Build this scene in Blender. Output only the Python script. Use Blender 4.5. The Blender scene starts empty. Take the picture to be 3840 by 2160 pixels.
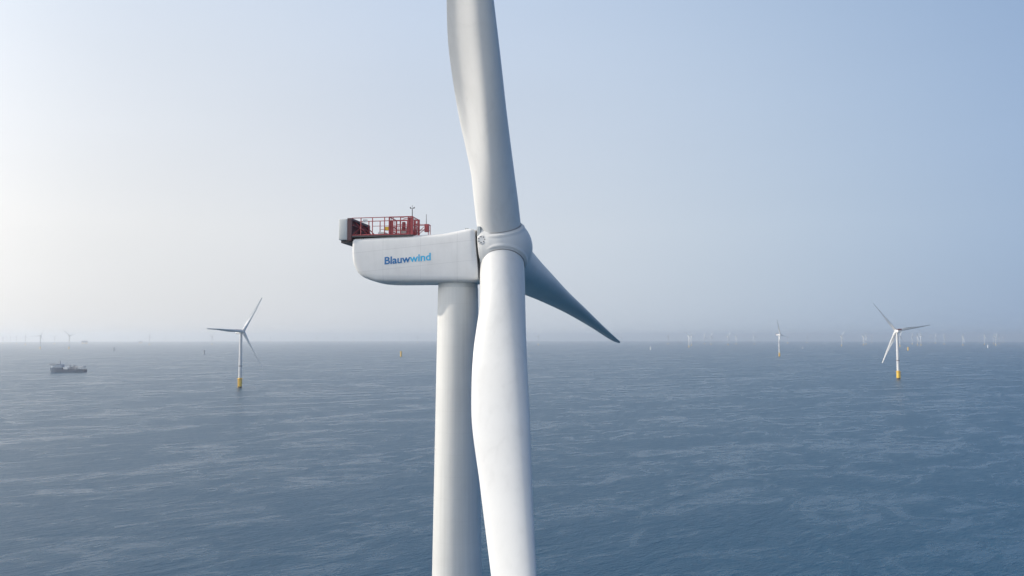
import bpy, bmesh, math, random
import numpy as np
from mathutils import Vector, Matrix

random.seed(7)
R = math.radians
scene = bpy.context.scene
COL = scene.collection

# ------------------------------------------------------------------ camera
CAM_H = 97.0
F_PX = 2986.0                      # focal length in pixels of a 3840 wide picture
PITCH = math.atan(183.0 / F_PX)
cam_d = bpy.data.cameras.new("camera")
cam_d.sensor_width = 36.0
cam_d.lens = F_PX / 3840.0 * 36.0
cam_d.clip_start = 1.0
cam_d.clip_end = 120000.0
cam = bpy.data.objects.new("camera", cam_d)
COL.objects.link(cam)
cam.location = (0, 0, CAM_H)
cam.rotation_euler = (math.pi / 2 + PITCH, 0, 0)
scene.camera = cam

# ------------------------------------------------------------------ light
SUN_EL = R(27.0)
SUN_AZ = R(-88.0)                  # from +Y (view direction), negative = left
sd = Vector((math.sin(SUN_AZ) * math.cos(SUN_EL), math.cos(SUN_AZ) * math.cos(SUN_EL), math.sin(SUN_EL)))
sun_d = bpy.data.lights.new("sun", 'SUN')
sun_d.energy = 3.7
sun_d.angle = R(1.0)
sun_d.color = (1.0, 0.885, 0.74)
sun = bpy.data.objects.new("sun", sun_d)
COL.objects.link(sun)
sun.location = sd * 400
sun.rotation_euler = (-sd).to_track_quat('-Z', 'Y').to_euler()

world = bpy.data.worlds.new("World")
scene.world = world
world.use_nodes = True


def build_world():
    nt = world.node_tree
    nt.nodes.clear()
    N, L = nt.nodes.new, nt.links.new
    out = N('ShaderNodeOutputWorld')
    bg = N('ShaderNodeBackground')
    sky = N('ShaderNodeTexSky')
    sky.sky_type = 'NISHITA'
    sky.sun_disc = False
    sky.sun_elevation = SUN_EL
    sky.sun_rotation = SUN_AZ
    sky.altitude = 50
    sky.air_density = 1.0
    sky.dust_density = 2.0
    sky.ozone_density = 2.0
    bg.inputs['Strength'].default_value = 0.1
    tc = N('ShaderNodeTexCoord')
    nrm = N('ShaderNodeVectorMath'); nrm.operation = 'NORMALIZE'
    L(tc.outputs['Generated'], nrm.inputs[0])
    dot = N('ShaderNodeVectorMath'); dot.operation = 'DOT_PRODUCT'
    L(nrm.outputs[0], dot.inputs[0])
    dot.inputs[1].default_value = (math.sin(SUN_AZ), math.cos(SUN_AZ), 0.10)
    mr = N('ShaderNodeMapRange')
    mr.inputs[1].default_value = -1; mr.inputs[2].default_value = 1
    L(dot.outputs['Value'], mr.inputs[0])
    ramp = N('ShaderNodeValToRGB')
    ramp.color_ramp.interpolation = 'B_SPLINE'
    els = ramp.color_ramp.elements
    stops = HAZE_STOPS
    els[0].position = stops[0][0]; els[0].color = (*stops[0][1], 1)
    els[1].position = stops[-1][0]; els[1].color = (*stops[-1][1], 1)
    for p, c in stops[1:-1]:
        e = els.new(p); e.color = (*c, 1)
    L(mr.outputs[0], ramp.inputs[0])
    # the ramp holds radiances, bring them to the scale of the physical sky
    up = N('ShaderNodeVectorMath'); up.operation = 'SCALE'
    up.inputs['Scale'].default_value = 10.0 * HAZE_GAIN
    L(ramp.outputs[0], up.inputs[0])
    sep = N('ShaderNodeSeparateXYZ')
    L(nrm.outputs[0], sep.inputs[0])
    # grey murk low over the sea
    low = N('ShaderNodeValToRGB')
    low.color_ramp.interpolation = 'LINEAR'
    le = low.color_ramp.elements
    le[0].position = 0.0; le[0].color = (*LOW_TINT, 1)
    le[1].position = 0.46; le[1].color = (.79, .90, 1.06, 1)
    lm = le.new(0.13); lm.color = (1, 1, 1, 1)
    L(sep.outputs[2], low.inputs[0])
    mul = N('ShaderNodeVectorMath'); mul.operation = 'MULTIPLY'
    L(up.outputs[0], mul.inputs[0]); L(low.outputs[0], mul.inputs[1])
    # added gain: brighter, warmer sky behind the camera, fill for camera-facing faces
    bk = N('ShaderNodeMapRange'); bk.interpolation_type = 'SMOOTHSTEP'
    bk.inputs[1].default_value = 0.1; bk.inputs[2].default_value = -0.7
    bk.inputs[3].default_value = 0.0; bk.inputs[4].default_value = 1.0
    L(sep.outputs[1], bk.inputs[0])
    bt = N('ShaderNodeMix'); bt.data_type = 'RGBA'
    bt.inputs[6].default_value = (1, 1, 1, 1); bt.inputs[7].default_value = (*BACK_FILL, 1)
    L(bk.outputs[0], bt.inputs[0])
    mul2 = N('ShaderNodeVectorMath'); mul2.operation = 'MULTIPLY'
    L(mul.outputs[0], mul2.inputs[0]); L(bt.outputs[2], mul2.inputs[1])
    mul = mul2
    # how much of the sky is veiled by haze, thinner towards the zenith
    fr = N('ShaderNodeMapRange')
    fr.inputs[1].default_value = 0.30; fr.inputs[2].default_value = 0.95
    fr.inputs[3].default_value = 0.96; fr.inputs[4].default_value = 0.15
    fr.interpolation_type = 'SMOOTHSTEP'
    # ... and thinner on the side away from the sun
    off = N('ShaderNodeMath'); off.operation = 'MULTIPLY_ADD'
    off.inputs[1].default_value = -0.6; off.inputs[2].default_value = 0.27
    L(mr.outputs[0], off.inputs[0])
    zo = N('ShaderNodeMath'); zo.operation = 'ADD'
    L(sep.outputs[2], zo.inputs[0]); L(off.outputs[0], zo.inputs[1])
    L(zo.outputs[0], fr.inputs[0])
    mix = N('ShaderNodeMix'); mix.data_type = 'RGBA'
    L(fr.outputs[0], mix.inputs[0])
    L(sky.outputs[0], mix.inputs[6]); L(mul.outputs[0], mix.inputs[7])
    # faint unevenness of the veil
    nz = N('ShaderNodeTexNoise'); nz.inputs['Scale'].default_value = 1.6; nz.inputs['Detail'].default_value = 3
    mp = N('ShaderNodeMapping'); mp.inputs['Scale'].default_value = (1, 1, 5)
    L(nrm.outputs[0], mp.inputs[0]); L(mp.outputs[0], nz.inputs['Vector'])
    nr = N('ShaderNodeMapRange'); nr.inputs[1].default_value = .3; nr.inputs[2].default_value = .7
    nr.inputs[3].default_value = .985; nr.inputs[4].default_value = 1.015
    L(nz.outputs[0], nr.inputs[0])
    fin = N('ShaderNodeVectorMath'); fin.operation = 'SCALE'
    L(mix.outputs[2], fin.inputs[0]); L(nr.outputs[0], fin.inputs['Scale'])
    L(fin.outputs[0], bg.inputs[0])
    L(bg.outputs[0], out.inputs[0])


HAZE_STOPS = [
    (0.00, (0.030, 0.085, 0.22)),
    (0.12, (0.075, 0.14, 0.27)),
    (0.21, (0.155, 0.217, 0.315)),
    (0.34, (0.243, 0.294, 0.358)),
    (0.46, (0.310, 0.344, 0.386)),
    (0.60, (0.350, 0.370, 0.398)),
    (0.69, (0.395, 0.403, 0.413)),
    (0.78, (0.436, 0.438, 0.440)),
    (0.87, (0.68, 0.66, 0.63)),
    (0.94, (1.15, 1.08, 0.98)),
    (1.00, (2.60, 2.35, 2.00)),
]
HAZE_GAIN = 2.0
BACK_FILL = (1.90, 1.76, 1.62)
LOW_TINT = (0.93, 0.925, 0.925)
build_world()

vs = scene.view_settings
vs.view_transform = 'Standard'
vs.look = 'None'
vs.exposure = 0.0
vs.gamma = 1.0
scene.cycles.max_bounces = 8
scene.cycles.volume_bounces = 1
scene.cycles.use_denoising = True

# ------------------------------------------------------------------ materials
def mat(name, color, rough=0.5, metal=0.0, spec=0.5, vary=0.0, scale=1.0, emis=None):
    m = bpy.data.materials.new(name)
    m.use_nodes = True
    nt = m.node_tree
    b = nt.nodes['Principled BSDF']
    b.inputs['Base Color'].default_value = (*color, 1)
    b.inputs['Roughness'].default_value = rough
    b.inputs['Metallic'].default_value = metal
    b.inputs['Specular IOR Level'].default_value = spec
    if vary:
        tc = nt.nodes.new('ShaderNodeTexCoord')
        nz = nt.nodes.new('ShaderNodeTexNoise')
        nz.inputs['Scale'].default_value = scale
        nz.inputs['Detail'].default_value = 5
        nt.links.new(tc.outputs['Object'], nz.inputs['Vector'])
        rp = nt.nodes.new('ShaderNodeMapRange')
        rp.inputs[1].default_value = .3; rp.inputs[2].default_value = .7
        rp.inputs[3].default_value = 1 - vary; rp.inputs[4].default_value = 1 + vary * .5
        nt.links.new(nz.outputs[0], rp.inputs[0])
        sc = nt.nodes.new('ShaderNodeVectorMath'); sc.operation = 'SCALE'
        sc.inputs[0].default_value = color
        nt.links.new(rp.outputs[0], sc.inputs['Scale'])
        nt.links.new(sc.outputs[0], b.inputs['Base Color'])
    return m


def tower_mat():
    """painted steel with faint ring welds and run-off streaks"""
    m = mat('tower_paint', (.60, .61, .60), .42, vary=0.05, scale=.25)
    nt = m.node_tree
    b = nt.nodes['Principled BSDF']
    src = b.inputs['Base Color'].links[0].from_socket
    tc = nt.nodes.new('ShaderNodeTexCoord')
    sep = nt.nodes.new('ShaderNodeSeparateXYZ')
    nt.links.new(tc.outputs['Object'], sep.inputs[0])
    md = nt.nodes.new('ShaderNodeMath'); md.operation = 'PINGPONG'
    md.inputs[1].default_value = 1.45
    nt.links.new(sep.outputs[2], md.inputs[0])
    mr = nt.nodes.new('ShaderNodeMapRange')
    mr.inputs[1].default_value = 0.0; mr.inputs[2].default_value = 0.05
    mr.inputs[3].default_value = 0.945; mr.inputs[4].default_value = 1.0
    nt.links.new(md.outputs[0], mr.inputs[0])
    mp = nt.nodes.new('ShaderNodeMapping'); mp.inputs['Scale'].default_value = (3.0, 3.0, .06)
    nt.links.new(tc.outputs['Object'], mp.inputs[0])
    nz = nt.nodes.new('ShaderNodeTexNoise'); nz.inputs['Scale'].default_value = 1.0; nz.inputs['Detail'].default_value = 4
    nt.links.new(mp.outputs[0], nz.inputs['Vector'])
    mr2 = nt.nodes.new('ShaderNodeMapRange')
    mr2.inputs[1].default_value = .35; mr2.inputs[2].default_value = .7
    mr2.inputs[3].default_value = 1.02; mr2.inputs[4].default_value = .95
    nt.links.new(nz.outputs[0], mr2.inputs[0])
    mm = nt.nodes.new('ShaderNodeMath'); mm.operation = 'MULTIPLY'
    nt.links.new(mr.outputs[0], mm.inputs[0]); nt.links.new(mr2.outputs[0], mm.inputs[1])
    sc = nt.nodes.new('ShaderNodeVectorMath'); sc.operation = 'SCALE'
    nt.links.new(src, sc.inputs[0]); nt.links.new(mm.outputs[0], sc.inputs['Scale'])
    nt.links.new(sc.outputs[0], b.inputs['Base Color'])
    return m


def blade_mat():
    """matt gel coat: long faint smears along the blade, a few darker scuffs"""
    m = mat('blade_gelcoat', (.60, .61, .61), .45, vary=.04, scale=.18)
    nt = m.node_tree
    b = nt.nodes['Principled BSDF']
    src = b.inputs['Base Color'].links[0].from_socket
    tc = nt.nodes.new('ShaderNodeTexCoord')
    cur = None
    for sc, dist, lo, hi, dark in (((.9, .9, .12), .6, .50, .72, .95), ((.35, .35, .30), 1.6, .60, .70, .965), ((2.6, 2.6, .5), .3, .60, .75, .96)):
        mp = nt.nodes.new('ShaderNodeMapping'); mp.inputs['Scale'].default_value = sc
        nt.links.new(tc.outputs['Object'], mp.inputs[0])
        nz = nt.nodes.new('ShaderNodeTexNoise'); nz.inputs['Scale'].default_value = 1.0
        nz.inputs['Detail'].default_value = 5; nz.inputs['Distortion'].default_value = dist
        nt.links.new(mp.outputs[0], nz.inputs['Vector'])
        r = nt.nodes.new('ShaderNodeMapRange')
        r.inputs[1].default_value = lo; r.inputs[2].default_value = hi
        r.inputs[3].default_value = 1.0; r.inputs[4].default_value = dark
        nt.links.new(nz.outputs[0], r.inputs[0])
        if cur is None:
            cur = r.outputs[0]
        else:
            q = nt.nodes.new('ShaderNodeMath'); q.operation = 'MULTIPLY'
            nt.links.new(cur, q.inputs[0]); nt.links.new(r.outputs[0], q.inputs[1]); cur = q.outputs[0]
    s_ = nt.nodes.new('ShaderNodeVectorMath'); s_.operation = 'SCALE'
    nt.links.new(src, s_.inputs[0]); nt.links.new(cur, s_.inputs['Scale'])
    nt.links.new(s_.outputs[0], b.inputs['Base Color'])
    return m


def nacelle_mat():
    """glass fibre shell: panel joints and weather stains"""
    m = mat('nacelle_shell', (.73, .73, .72), .42, vary=0.05, scale=.5)
    nt = m.node_tree
    b = nt.nodes['Principled BSDF']
    src = b.inputs['Base Color'].links[0].from_socket
    tc = nt.nodes.new('ShaderNodeTexCoord')
    sep = nt.nodes.new('ShaderNodeSeparateXYZ')
    nt.links.new(tc.outputs['Object'], sep.inputs[0])

    def line(kx, kz, off, width, depth):
        a = nt.nodes.new('ShaderNodeMath'); a.operation = 'MULTIPLY'; a.inputs[1].default_value = kx
        nt.links.new(sep.outputs[0], a.inputs[0])
        c = nt.nodes.new('ShaderNodeMath'); c.operation = 'MULTIPLY_ADD'; c.inputs[1].default_value = kz
        nt.links.new(sep.outputs[2], c.inputs[0]); nt.links.new(a.outputs[0], c.inputs[2])
        d = nt.nodes.new('ShaderNodeMath'); d.operation = 'SUBTRACT'; d.inputs[1].default_value = off
        nt.links.new(c.outputs[0], d.inputs[0])
        e = nt.nodes.new('ShaderNodeMath'); e.operation = 'ABSOLUTE'
        nt.links.new(d.outputs[0], e.inputs[0])
        g = nt.nodes.new('ShaderNodeMapRange')
        g.inputs[1].default_value = width * .4; g.inputs[2].default_value = width
        g.inputs[3].default_value = 1 - depth; g.inputs[4].default_value = 1.0
        nt.links.new(e.outputs[0], g.inputs[0])
        return g.outputs[0]
    t = math.tan(R(5))
    outs = [line(-t, 1, z, .05, d) for z, d in ((109.7, .13), (107.0, .10))]
    outs += [line(1, 0, x, .05, d) for x, d in ((-9.7, .12), (-4.3, .10), (.9, .12))]
    mp = nt.nodes.new('ShaderNodeMapping'); mp.inputs['Scale'].default_value = (1.6, 1.6, .25)
    nt.links.new(tc.outputs['Object'], mp.inputs[0])
    nz = nt.nodes.new('ShaderNodeTexNoise'); nz.inputs['Scale'].default_value = 1.0; nz.inputs['Detail'].default_value = 6
    nt.links.new(mp.outputs[0], nz.inputs['Vector'])
    st = nt.nodes.new('ShaderNodeMapRange')
    st.inputs[1].default_value = .42; st.inputs[2].default_value = .75
    st.inputs[3].default_value = 1.0; st.inputs[4].default_value = .95
    nt.links.new(nz.outputs[0], st.inputs[0])
    cur = st.outputs[0]
    for o in outs:
        mm = nt.nodes.new('ShaderNodeMath'); mm.operation = 'MULTIPLY'
        nt.links.new(cur, mm.inputs[0]); nt.links.new(o, mm.inputs[1]); cur = mm.outputs[0]
    sc = nt.nodes.new('ShaderNodeVectorMath'); sc.operation = 'SCALE'
    nt.links.new(src, sc.inputs[0]); nt.links.new(cur, sc.inputs['Scale'])
    nt.links.new(sc.outputs[0], b.inputs['Base Color'])
    return m


def sea_mat():
    m = bpy.data.materials.new('sea_water')
    m.use_nodes = True
    nt = m.node_tree
    N, L = nt.nodes.new, nt.links.new
    b = nt.nodes['Principled BSDF']
    b.inputs['IOR'].default_value = 1.285
    b.inputs['Base Color'].default_value = (*SEA_COL, 1)
    tc = N('ShaderNodeTexCoord')

    def noise(scale_along, scale_across, angle, detail, dist=0.0, rough=.55, shift=0.0):
        mp = N('ShaderNodeMapping'); mp.vector_type = 'TEXTURE'
        mp.inputs['Rotation'].default_value = (0, 0, angle)
        mp.inputs['Scale'].default_value = (scale_along, scale_across, 1)
        mp.inputs['Location'].default_value = (shift, shift * .7, 0)
        L(tc.outputs['Object'], mp.inputs[0])
        nz = N('ShaderNodeTexNoise')
        nz.noise_dimensions = '2D'
        nz.inputs['Scale'].default_value = 1.0
        nz.inputs['Detail'].default_value = detail
        nz.inputs['Roughness'].default_value = rough
        nz.inputs['Distortion'].default_value = dist
        L(mp.outputs[0], nz.inputs['Vector'])
        return nz.outputs[0]

    def rng(s, a, c, d, e):
        r = N('ShaderNodeMapRange'); r.interpolation_type = 'SMOOTHSTEP'
        for i, v in enumerate((a, c, d, e)):
            r.inputs[i + 1].default_value = v
        L(s, r.inputs[0])
        return r.outputs[0]

    def op(kind, a, c):
        q = N('ShaderNodeMath'); q.operation = kind
        for i, v in enumerate((a, c)):
            if isinstance(v, (int, float)):
                q.inputs[i].default_value = v
            else:
                L(v, q.inputs[i])
        return q.outputs[0]
    # slicks and wind lanes
    s1 = noise(48, 24, R(38), 7, 1.3, .68)
    s2 = noise(260, 110, R(30), 5, 1.6, .6, 900)
    s3 = noise(22, 8, R(44), 5, 1.2, .65, 300)
    sl = op('ADD', op('ADD', op('MULTIPLY', s1, .45), op('MULTIPLY', s2, .35)), op('MULTIPLY', s3, .20))
    slick = rng(sl, .39, .69, 0.0, 1.0)        # 1 = smooth water
    # waves (metres)
    w1 = noise(26, 9, R(40), 3, .6, .5, 50)
    w2 = noise(7.5, 2.6, R(33), 4, .5, .6, 10)
    w3 = noise(2.0, .9, R(50), 3, .3, .6, 70)
    h = op('ADD', op('ADD', op('MULTIPLY', w1, .8), op('MULTIPLY', w2, .75)), op('MULTIPLY', w3, .28))
    bump = N('ShaderNodeBump')
    bump.inputs['Distance'].default_value = 1.0
    L(rng(slick, 0, 1, SEA_BUMP[0], SEA_BUMP[1]), bump.inputs['Strength'])
    L(h, bump.inputs['Height'])
    L(bump.outputs[0], b.inputs['Normal'])
    L(rng(slick, 0, 1, SEA_ROUGH[0], SEA_ROUGH[1]), b.inputs['Roughness'])
    return m


SEA_COL = (.001, .055, .115)
SEA_BUMP = (.85, .22)
SEA_ROUGH = (.34, .21)

M = {
    'tower': tower_mat(),
    'nacelle': nacelle_mat(),
    'blade': blade_mat(),
    'hub': mat('hub_shell', (.58, .59, .59), .4, vary=.04, scale=.5),
    'cooler': mat('cooler_grey', (.50, .53, .53), .5, vary=.06, scale=1.2),
    'dark': mat('dark_steel', (.055, .05, .055), .55),
    'red': mat('red_rail_paint', (.34, .045, .055), .45, vary=.15, scale=2),
    'deepred': mat('radiator_red', (.15, .022, .03), .6, vary=.25, scale=2.5),
    'frame': mat('dark_maroon_frame', (.075, .03, .04), .5),
    'groove_shade': mat('groove_shade_grey', (.30, .30, .30), .6),  # darker grey stands for shade in the blade root groove
    'deck': mat('grey_grating', (.20, .20, .21), .7, vary=.2, scale=3),
    'pale': mat('pale_steel', (.55, .55, .55), .5),
    'gap_shade': mat('black_gap', (.03, .03, .032), .8),  # near-black for the shaded gap behind the rotor
    'yellow': mat('yellow_coating', (.80, .50, .035), .5, vary=.12, scale=.5),
    'growth': mat('weed_band', (.10, .075, .035), .8, vary=.3, scale=1),
    'blue_d': mat('letter_blue', (.015, .15, .38), .5),
    'blue_l': mat('letter_light_blue', (.03, .42, .70), .5),
    'white': mat('white_paint', (.75, .76, .76), .45, vary=.05, scale=.3),
    'navy': mat('hull_navy', (.035, .075, .135), .45, vary=.2, scale=.2),
    'shipblue': mat('house_blue_grey', (.40, .48, .57), .5, vary=.15, scale=.2),
    'shipgrey': mat('ship_grey', (.33, .34, .37), .6, vary=.15, scale=.3),
    'far_white': mat('far_tower_paint', (.58, .59, .59), .5),
    'glass': mat('window_glass', (.02, .03, .04), .1),
    'sea': sea_mat(),
}

# ------------------------------------------------------------------ helpers
def link(o, parent=None):
    COL.objects.link(o)
    if parent:
        o.parent = parent
    return o


def mesh_obj(name, bm, mats, parent=None, smooth=False, angle=None):
    me = bpy.data.meshes.new(name)
    bmesh.ops.recalc_face_normals(bm, faces=bm.faces)
    bm.to_mesh(me); bm.free()
    for m in (mats if isinstance(mats, (list, tuple)) else [mats]):
        me.materials.append(m)
    if smooth:
        for p in me.polygons:
            p.use_smooth = True
        if angle is not None:
            me.set_sharp_from_angle(angle=angle)
    return link(bpy.data.objects.new(name, me), parent)


def tag(o, label, cat, group=None, kind=None):
    o['label'] = label; o['category'] = cat
    if group: o['group'] = group
    if kind: o['kind'] = kind
    return o


def empty(name, loc, rz=0.0):
    o = bpy.data.objects.new(name, None)
    o.location = loc; o.rotation_euler = (0, 0, rz)
    return link(o)


def box(bm, x0, x1, y0, y1, z0, z1, mi=0, M4=None, bevel=0):
    vs_ = [bm.verts.new((x, y, z)) for x in (x0, x1) for y in (y0, y1) for z in (z0, z1)]
    if M4 is not None:
        for v in vs_: v.co = M4 @ v.co
    fs = []
    for idx in ((0, 1, 3, 2), (4, 6, 7, 5), (0, 4, 5, 1), (2, 3, 7, 6), (0, 2, 6, 4), (1, 5, 7, 3)):
        f = bm.faces.new([vs_[i] for i in idx]); f.material_index = mi; fs.append(f)
    if bevel:
        es = list({e for f in fs for e in f.edges})
        bmesh.ops.bevel(bm, geom=es, offset=bevel, segments=3, affect='EDGES', profile=.5)


def bar(bm, a, b_, r, n=6, mi=0, r2=None):
    a, b_ = Vector(a), Vector(b_)
    d = b_ - a
    q = d.to_track_quat('Z', 'Y').to_matrix()
    r2 = r if r2 is None else r2
    A = [bm.verts.new(a + q @ Vector((r * math.cos(t), r * math.sin(t), 0))) for t in [2 * math.pi * (i + .5) / n for i in range(n)]]
    B = [bm.verts.new(b_ + q @ Vector((r2 * math.cos(t), r2 * math.sin(t), 0))) for t in [2 * math.pi * (i + .5) / n for i in range(n)]]
    for i in range(n):
        f = bm.faces.new((A[i], A[(i + 1) % n], B[(i + 1) % n], B[i])); f.material_index = mi
    bm.faces.new(A[::-1]).material_index = mi
    bm.faces.new(B).material_index = mi


def lathe(bm, prof, n=48, M4=None, mi=0, caps=True):
    """prof = [(radius, height)] about Z"""
    rings = []
    for r, z in prof:
        ring = []
        for i in range(n):
            t = 2 * math.pi * i / n
            v = Vector((r * math.cos(t), r * math.sin(t), z))
            ring.append(bm.verts.new(M4 @ v if M4 is not None else v))
        rings.append(ring)
    for a, b_ in zip(rings, rings[1:]):
        for i in range(n):
            f = bm.faces.new((a[i], a[(i + 1) % n], b_[(i + 1) % n], b_[i])); f.material_index = mi
    if caps:
        bm.faces.new(rings[0][::-1]).material_index = mi
        bm.faces.new(rings[-1]).material_index = mi
    return rings


def loft(bm, rings, mi=0, cap0=True, cap1=True):
    V = [[bm.verts.new(p) for p in r] for r in rings]
    n = len(V[0])
    for a, b_ in zip(V, V[1:]):
        for i in range(n):
            f = bm.faces.new((a[i], a[(i + 1) % n], b_[(i + 1) % n], b_[i])); f.material_index = mi
    if cap0: bm.faces.new(V[0][::-1]).material_index = mi
    if cap1: bm.faces.new(V[-1]).material_index = mi


# ------------------------------------------------------------------ the sea
RE = 7.4e6                          # effective earth radius


def sea_z(d):
    return -d * d / (2 * RE)


def make_sea():
    bm = bmesh.new()
    radii = [8 * (40000 / 8) ** (i / 110) for i in range(111)]
    n = 160
    c = bm.verts.new((0, 0, 0))
    prev = None
    for r in radii:
        ring = [bm.verts.new((r * math.cos(2 * math.pi * i / n), r * math.sin(2 * math.pi * i / n), sea_z(r))) for i in range(n)]
        if prev is None:
            for i in range(n): bm.faces.new((c, ring[i], ring[(i + 1) % n]))
        else:
            for i in range(n): bm.faces.new((prev[i], ring[i], ring[(i + 1) % n], prev[(i + 1) % n]))
        prev = ring
    o = mesh_obj('sea', bm, M['sea'], smooth=True)
    o['kind'] = 'structure'
    return o


make_sea()

# ------------------------------------------------------------------ blade
KN = [0, 5, 10, 14, 18, 26, 36, 50, 65, 76, 79, 80]
R0 = 3.0
LE = [R0, R0, 2.90, 2.82, 2.77, 2.73, 2.52, 2.30, 1.55, .85, .60, .30]
TE = [-R0, -R0, -3.02, -3.42, -3.84, -4.08, -3.15, -1.85, -1.15, -1.05, -.85, -.55]
CONE, PREB, PITCH_B, TWIST = .0383, 1.41, .1396, -.4538
TAU = .098                         # rotor tilt
HUB = Vector((6.14, 0, 109.225))   # hub centre in the turbine's own frame
AX = Vector((math.cos(TAU), 0, math.sin(TAU)))
UP = Vector((-math.sin(TAU), 0, math.cos(TAU)))


def smooth_tab(kn, tab, r):
    # cubic Hermite through the table
    i = max(0, min(len(kn) - 2, int(np.searchsorted(kn, r, side='right')) - 1))
    def m(k):
        if k <= 0 or k >= len(kn) - 1:
            k0 = max(0, min(k, len(kn) - 2)); return (tab[k0 + 1] - tab[k0]) / (kn[k0 + 1] - kn[k0]) if k > 0 else 0.0
        a = (tab[k] - tab[k - 1]) / (kn[k] - kn[k - 1]); b_ = (tab[k + 1] - tab[k]) / (kn[k + 1] - kn[k])
        return 0.0 if a * b_ <= 0 else math.copysign(min(abs(a + b_) / 2, 2.5 * abs(a), 2.5 * abs(b_)), a)
    hh = kn[i + 1] - kn[i]; t = (r - kn[i]) / hh
    return ((2 * t**3 - 3 * t**2 + 1) * tab[i] + (t**3 - 2 * t**2 + t) * hh * m(i)
            + (-2 * t**3 + 3 * t**2) * tab[i + 1] + (t**3 - t**2) * hh * m(i + 1))


def blade_rings(phi, n=56, stations=90, r_in=3.05, bend=(0, 0), pitch=PITCH_B):
    rings = []
    b = UP * math.cos(phi) + Vector((0, 1, 0)) * math.sin(phi)
    tdir = b.cross(AX)
    for k in range(stations):
        s = k / (stations - 1)
        r = r_in + (80 - r_in) * (s ** .92 if s < 1 else 1)
        le, te = smooth_tab(KN, LE, r), smooth_tab(KN, TE, r)
        T = smooth_tab([0, 5, 12, 20, 30, 45, 65, 80], [2 * R0, 2 * R0, 5.3, 3.9, 2.7, 1.6, .75, .22], r)
        ci = max(0, min(1, 1 - (r - 5) / 19)); ci = ci * ci * (3 - 2 * ci)
        ang = pitch + TWIST * float(np.interp(r, [0, 10, 25, 50, 80], [1., .95, .72, .32, 0]))
        ch = AX * math.cos(ang) + tdir * math.sin(ang)
        nn = tdir * math.cos(ang) - AX * math.sin(ang)
        c0 = HUB + b * (r * math.cos(CONE)) + AX * (r * math.sin(CONE) + PREB * (r / 80) ** 2) + (tdir * bend[0] + AX * bend[1]) * (r / 80) ** 2
        ring = []
        c = le - te
        for i in range(n):
            th = 2 * math.pi * i / n
            u = (1 - math.cos(th)) / 2
            yt = 2.969 * math.sqrt(u) - 1.26 * u - 3.516 * u**2 + 2.843 * u**3 - 1.015 * u**4
            sg = 1 if th <= math.pi else -1
            ya = T / 2 * yt * sg
            if sg < 0:      # pressure side hollows out towards the trailing edge
                ya *= 1 - .62 * min(1, max(0, (u - .30) / .5)) ** 1.3
                ya += T * .10 * max(0, (u - .45) / .55) * (1 - u)
            y = ci * T / 2 * math.sin(th) + (1 - ci) * ya
            ring.append(c0 + ch * (le - c * u) + nn * y)
        rings.append(ring)
    return rings


def add_blade(parent, phi, n=56, stations=90, name='blade', m=None, bend=(0, 0), pitch=PITCH_B):
    bm = bmesh.new()
    loft(bm, blade_rings(phi, n, stations, bend=bend, pitch=pitch))
    return mesh_obj(name, bm, m or M['blade'], parent, smooth=True, angle=R(50))


# ------------------------------------------------------------------ the near turbine
PSI = .1548
PHI = 1.6867
turb = empty('wind_turbine', (-7.491, 110.484, 0), -PSI)
tag(turb, 'huge pale grey wind turbine in the middle with blue lettering on its nacelle', 'wind turbine', 'wind turbines standing in the sea')


def tower_radius(z):
    return 2.77 + (104.3 - z) * .0152


bm = bmesh.new()
lathe(bm, [(tower_radius(z), z) for z in (19.0, 40, 62, 84, 103.75)], 96)
tower = mesh_obj('tower', bm, M['tower'], turb, smooth=True, angle=R(40))
bm = bmesh.new()
lathe(bm, [(2.6, 103.6), (2.73, 103.76), (2.73, 104.9), (2.6, 105.0)], 72)
mesh_obj('yaw_bearing', bm, M['cooler'], turb, smooth=True, angle=R(30))
for z in (63.2, 41.0):
    r = tower_radius(z)
    bm = bmesh.new()
    lathe(bm, [(r + .002, z - .12), (r + .03, z - .1), (r + .03, z + .1), (r + .002, z + .12)], 96, caps=False)
    mesh_obj('flange_ring', bm, M['tower'], tower, smooth=True, angle=R(30))


def transition_piece(parent):
    bm = bmesh.new()
    lathe(bm, [(4.3, 3.0), (4.3, 17.6), (4.15, 19.0)], 48)
    o = mesh_obj('transition_piece', bm, M['yellow'], parent, smooth=True, angle=R(30))
    bm = bmesh.new()
    lathe(bm, [(4.28, -4.0), (4.28, 2.99)], 48)
    mesh_obj('splash_band', bm, M['growth'], o, smooth=True, angle=R(30))
    bm = bmesh.new()
    rg = lathe(bm, [(4.32, 17.0), (6.4, 17.0), (6.4, 17.3), (4.32, 17.3)], 24, caps=False)
    for i in range(24):
        bm.faces.new((rg[3][i], rg[3][(i + 1) % 24], rg[0][(i + 1) % 24], rg[0][i]))
    for i in range(24):
        t0, t1 = 2 * math.pi * i / 24, 2 * math.pi * (i + 1) / 24
        p = Vector((6.3 * math.cos(t0), 6.3 * math.sin(t0), 0)); q = Vector((6.3 * math.cos(t1), 6.3 * math.sin(t1), 0))
        bar(bm, p + Vector((0, 0, 17.3)), p + Vector((0, 0, 18.5)), .05, 4)
        for zz in (17.9, 18.5):
            bar(bm, p + Vector((0, 0, zz)), q + Vector((0, 0, zz)), .05, 4)
    mesh_obj('work_platform', bm, M['yellow'], o)
    bm = bmesh.new()
    for s in (-1, 1):
        bar(bm, (s * .9, -5.6, -3), (s * .9, -5.6, 17), .28, 8)
        for zz in (2.0, 9.5):
            bar(bm, (s * .9, -5.6, zz), (s * .9, -4.2, zz), .2, 6)
    for k in range(36):
        bar(bm, (-.4, -5.4, -2 + k * .5), (.4, -5.4, -2 + k * .5), .04, 4)
    mesh_obj('boat_landing', bm, M['yellow'], o)
    return o


transition_piece(turb)

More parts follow.
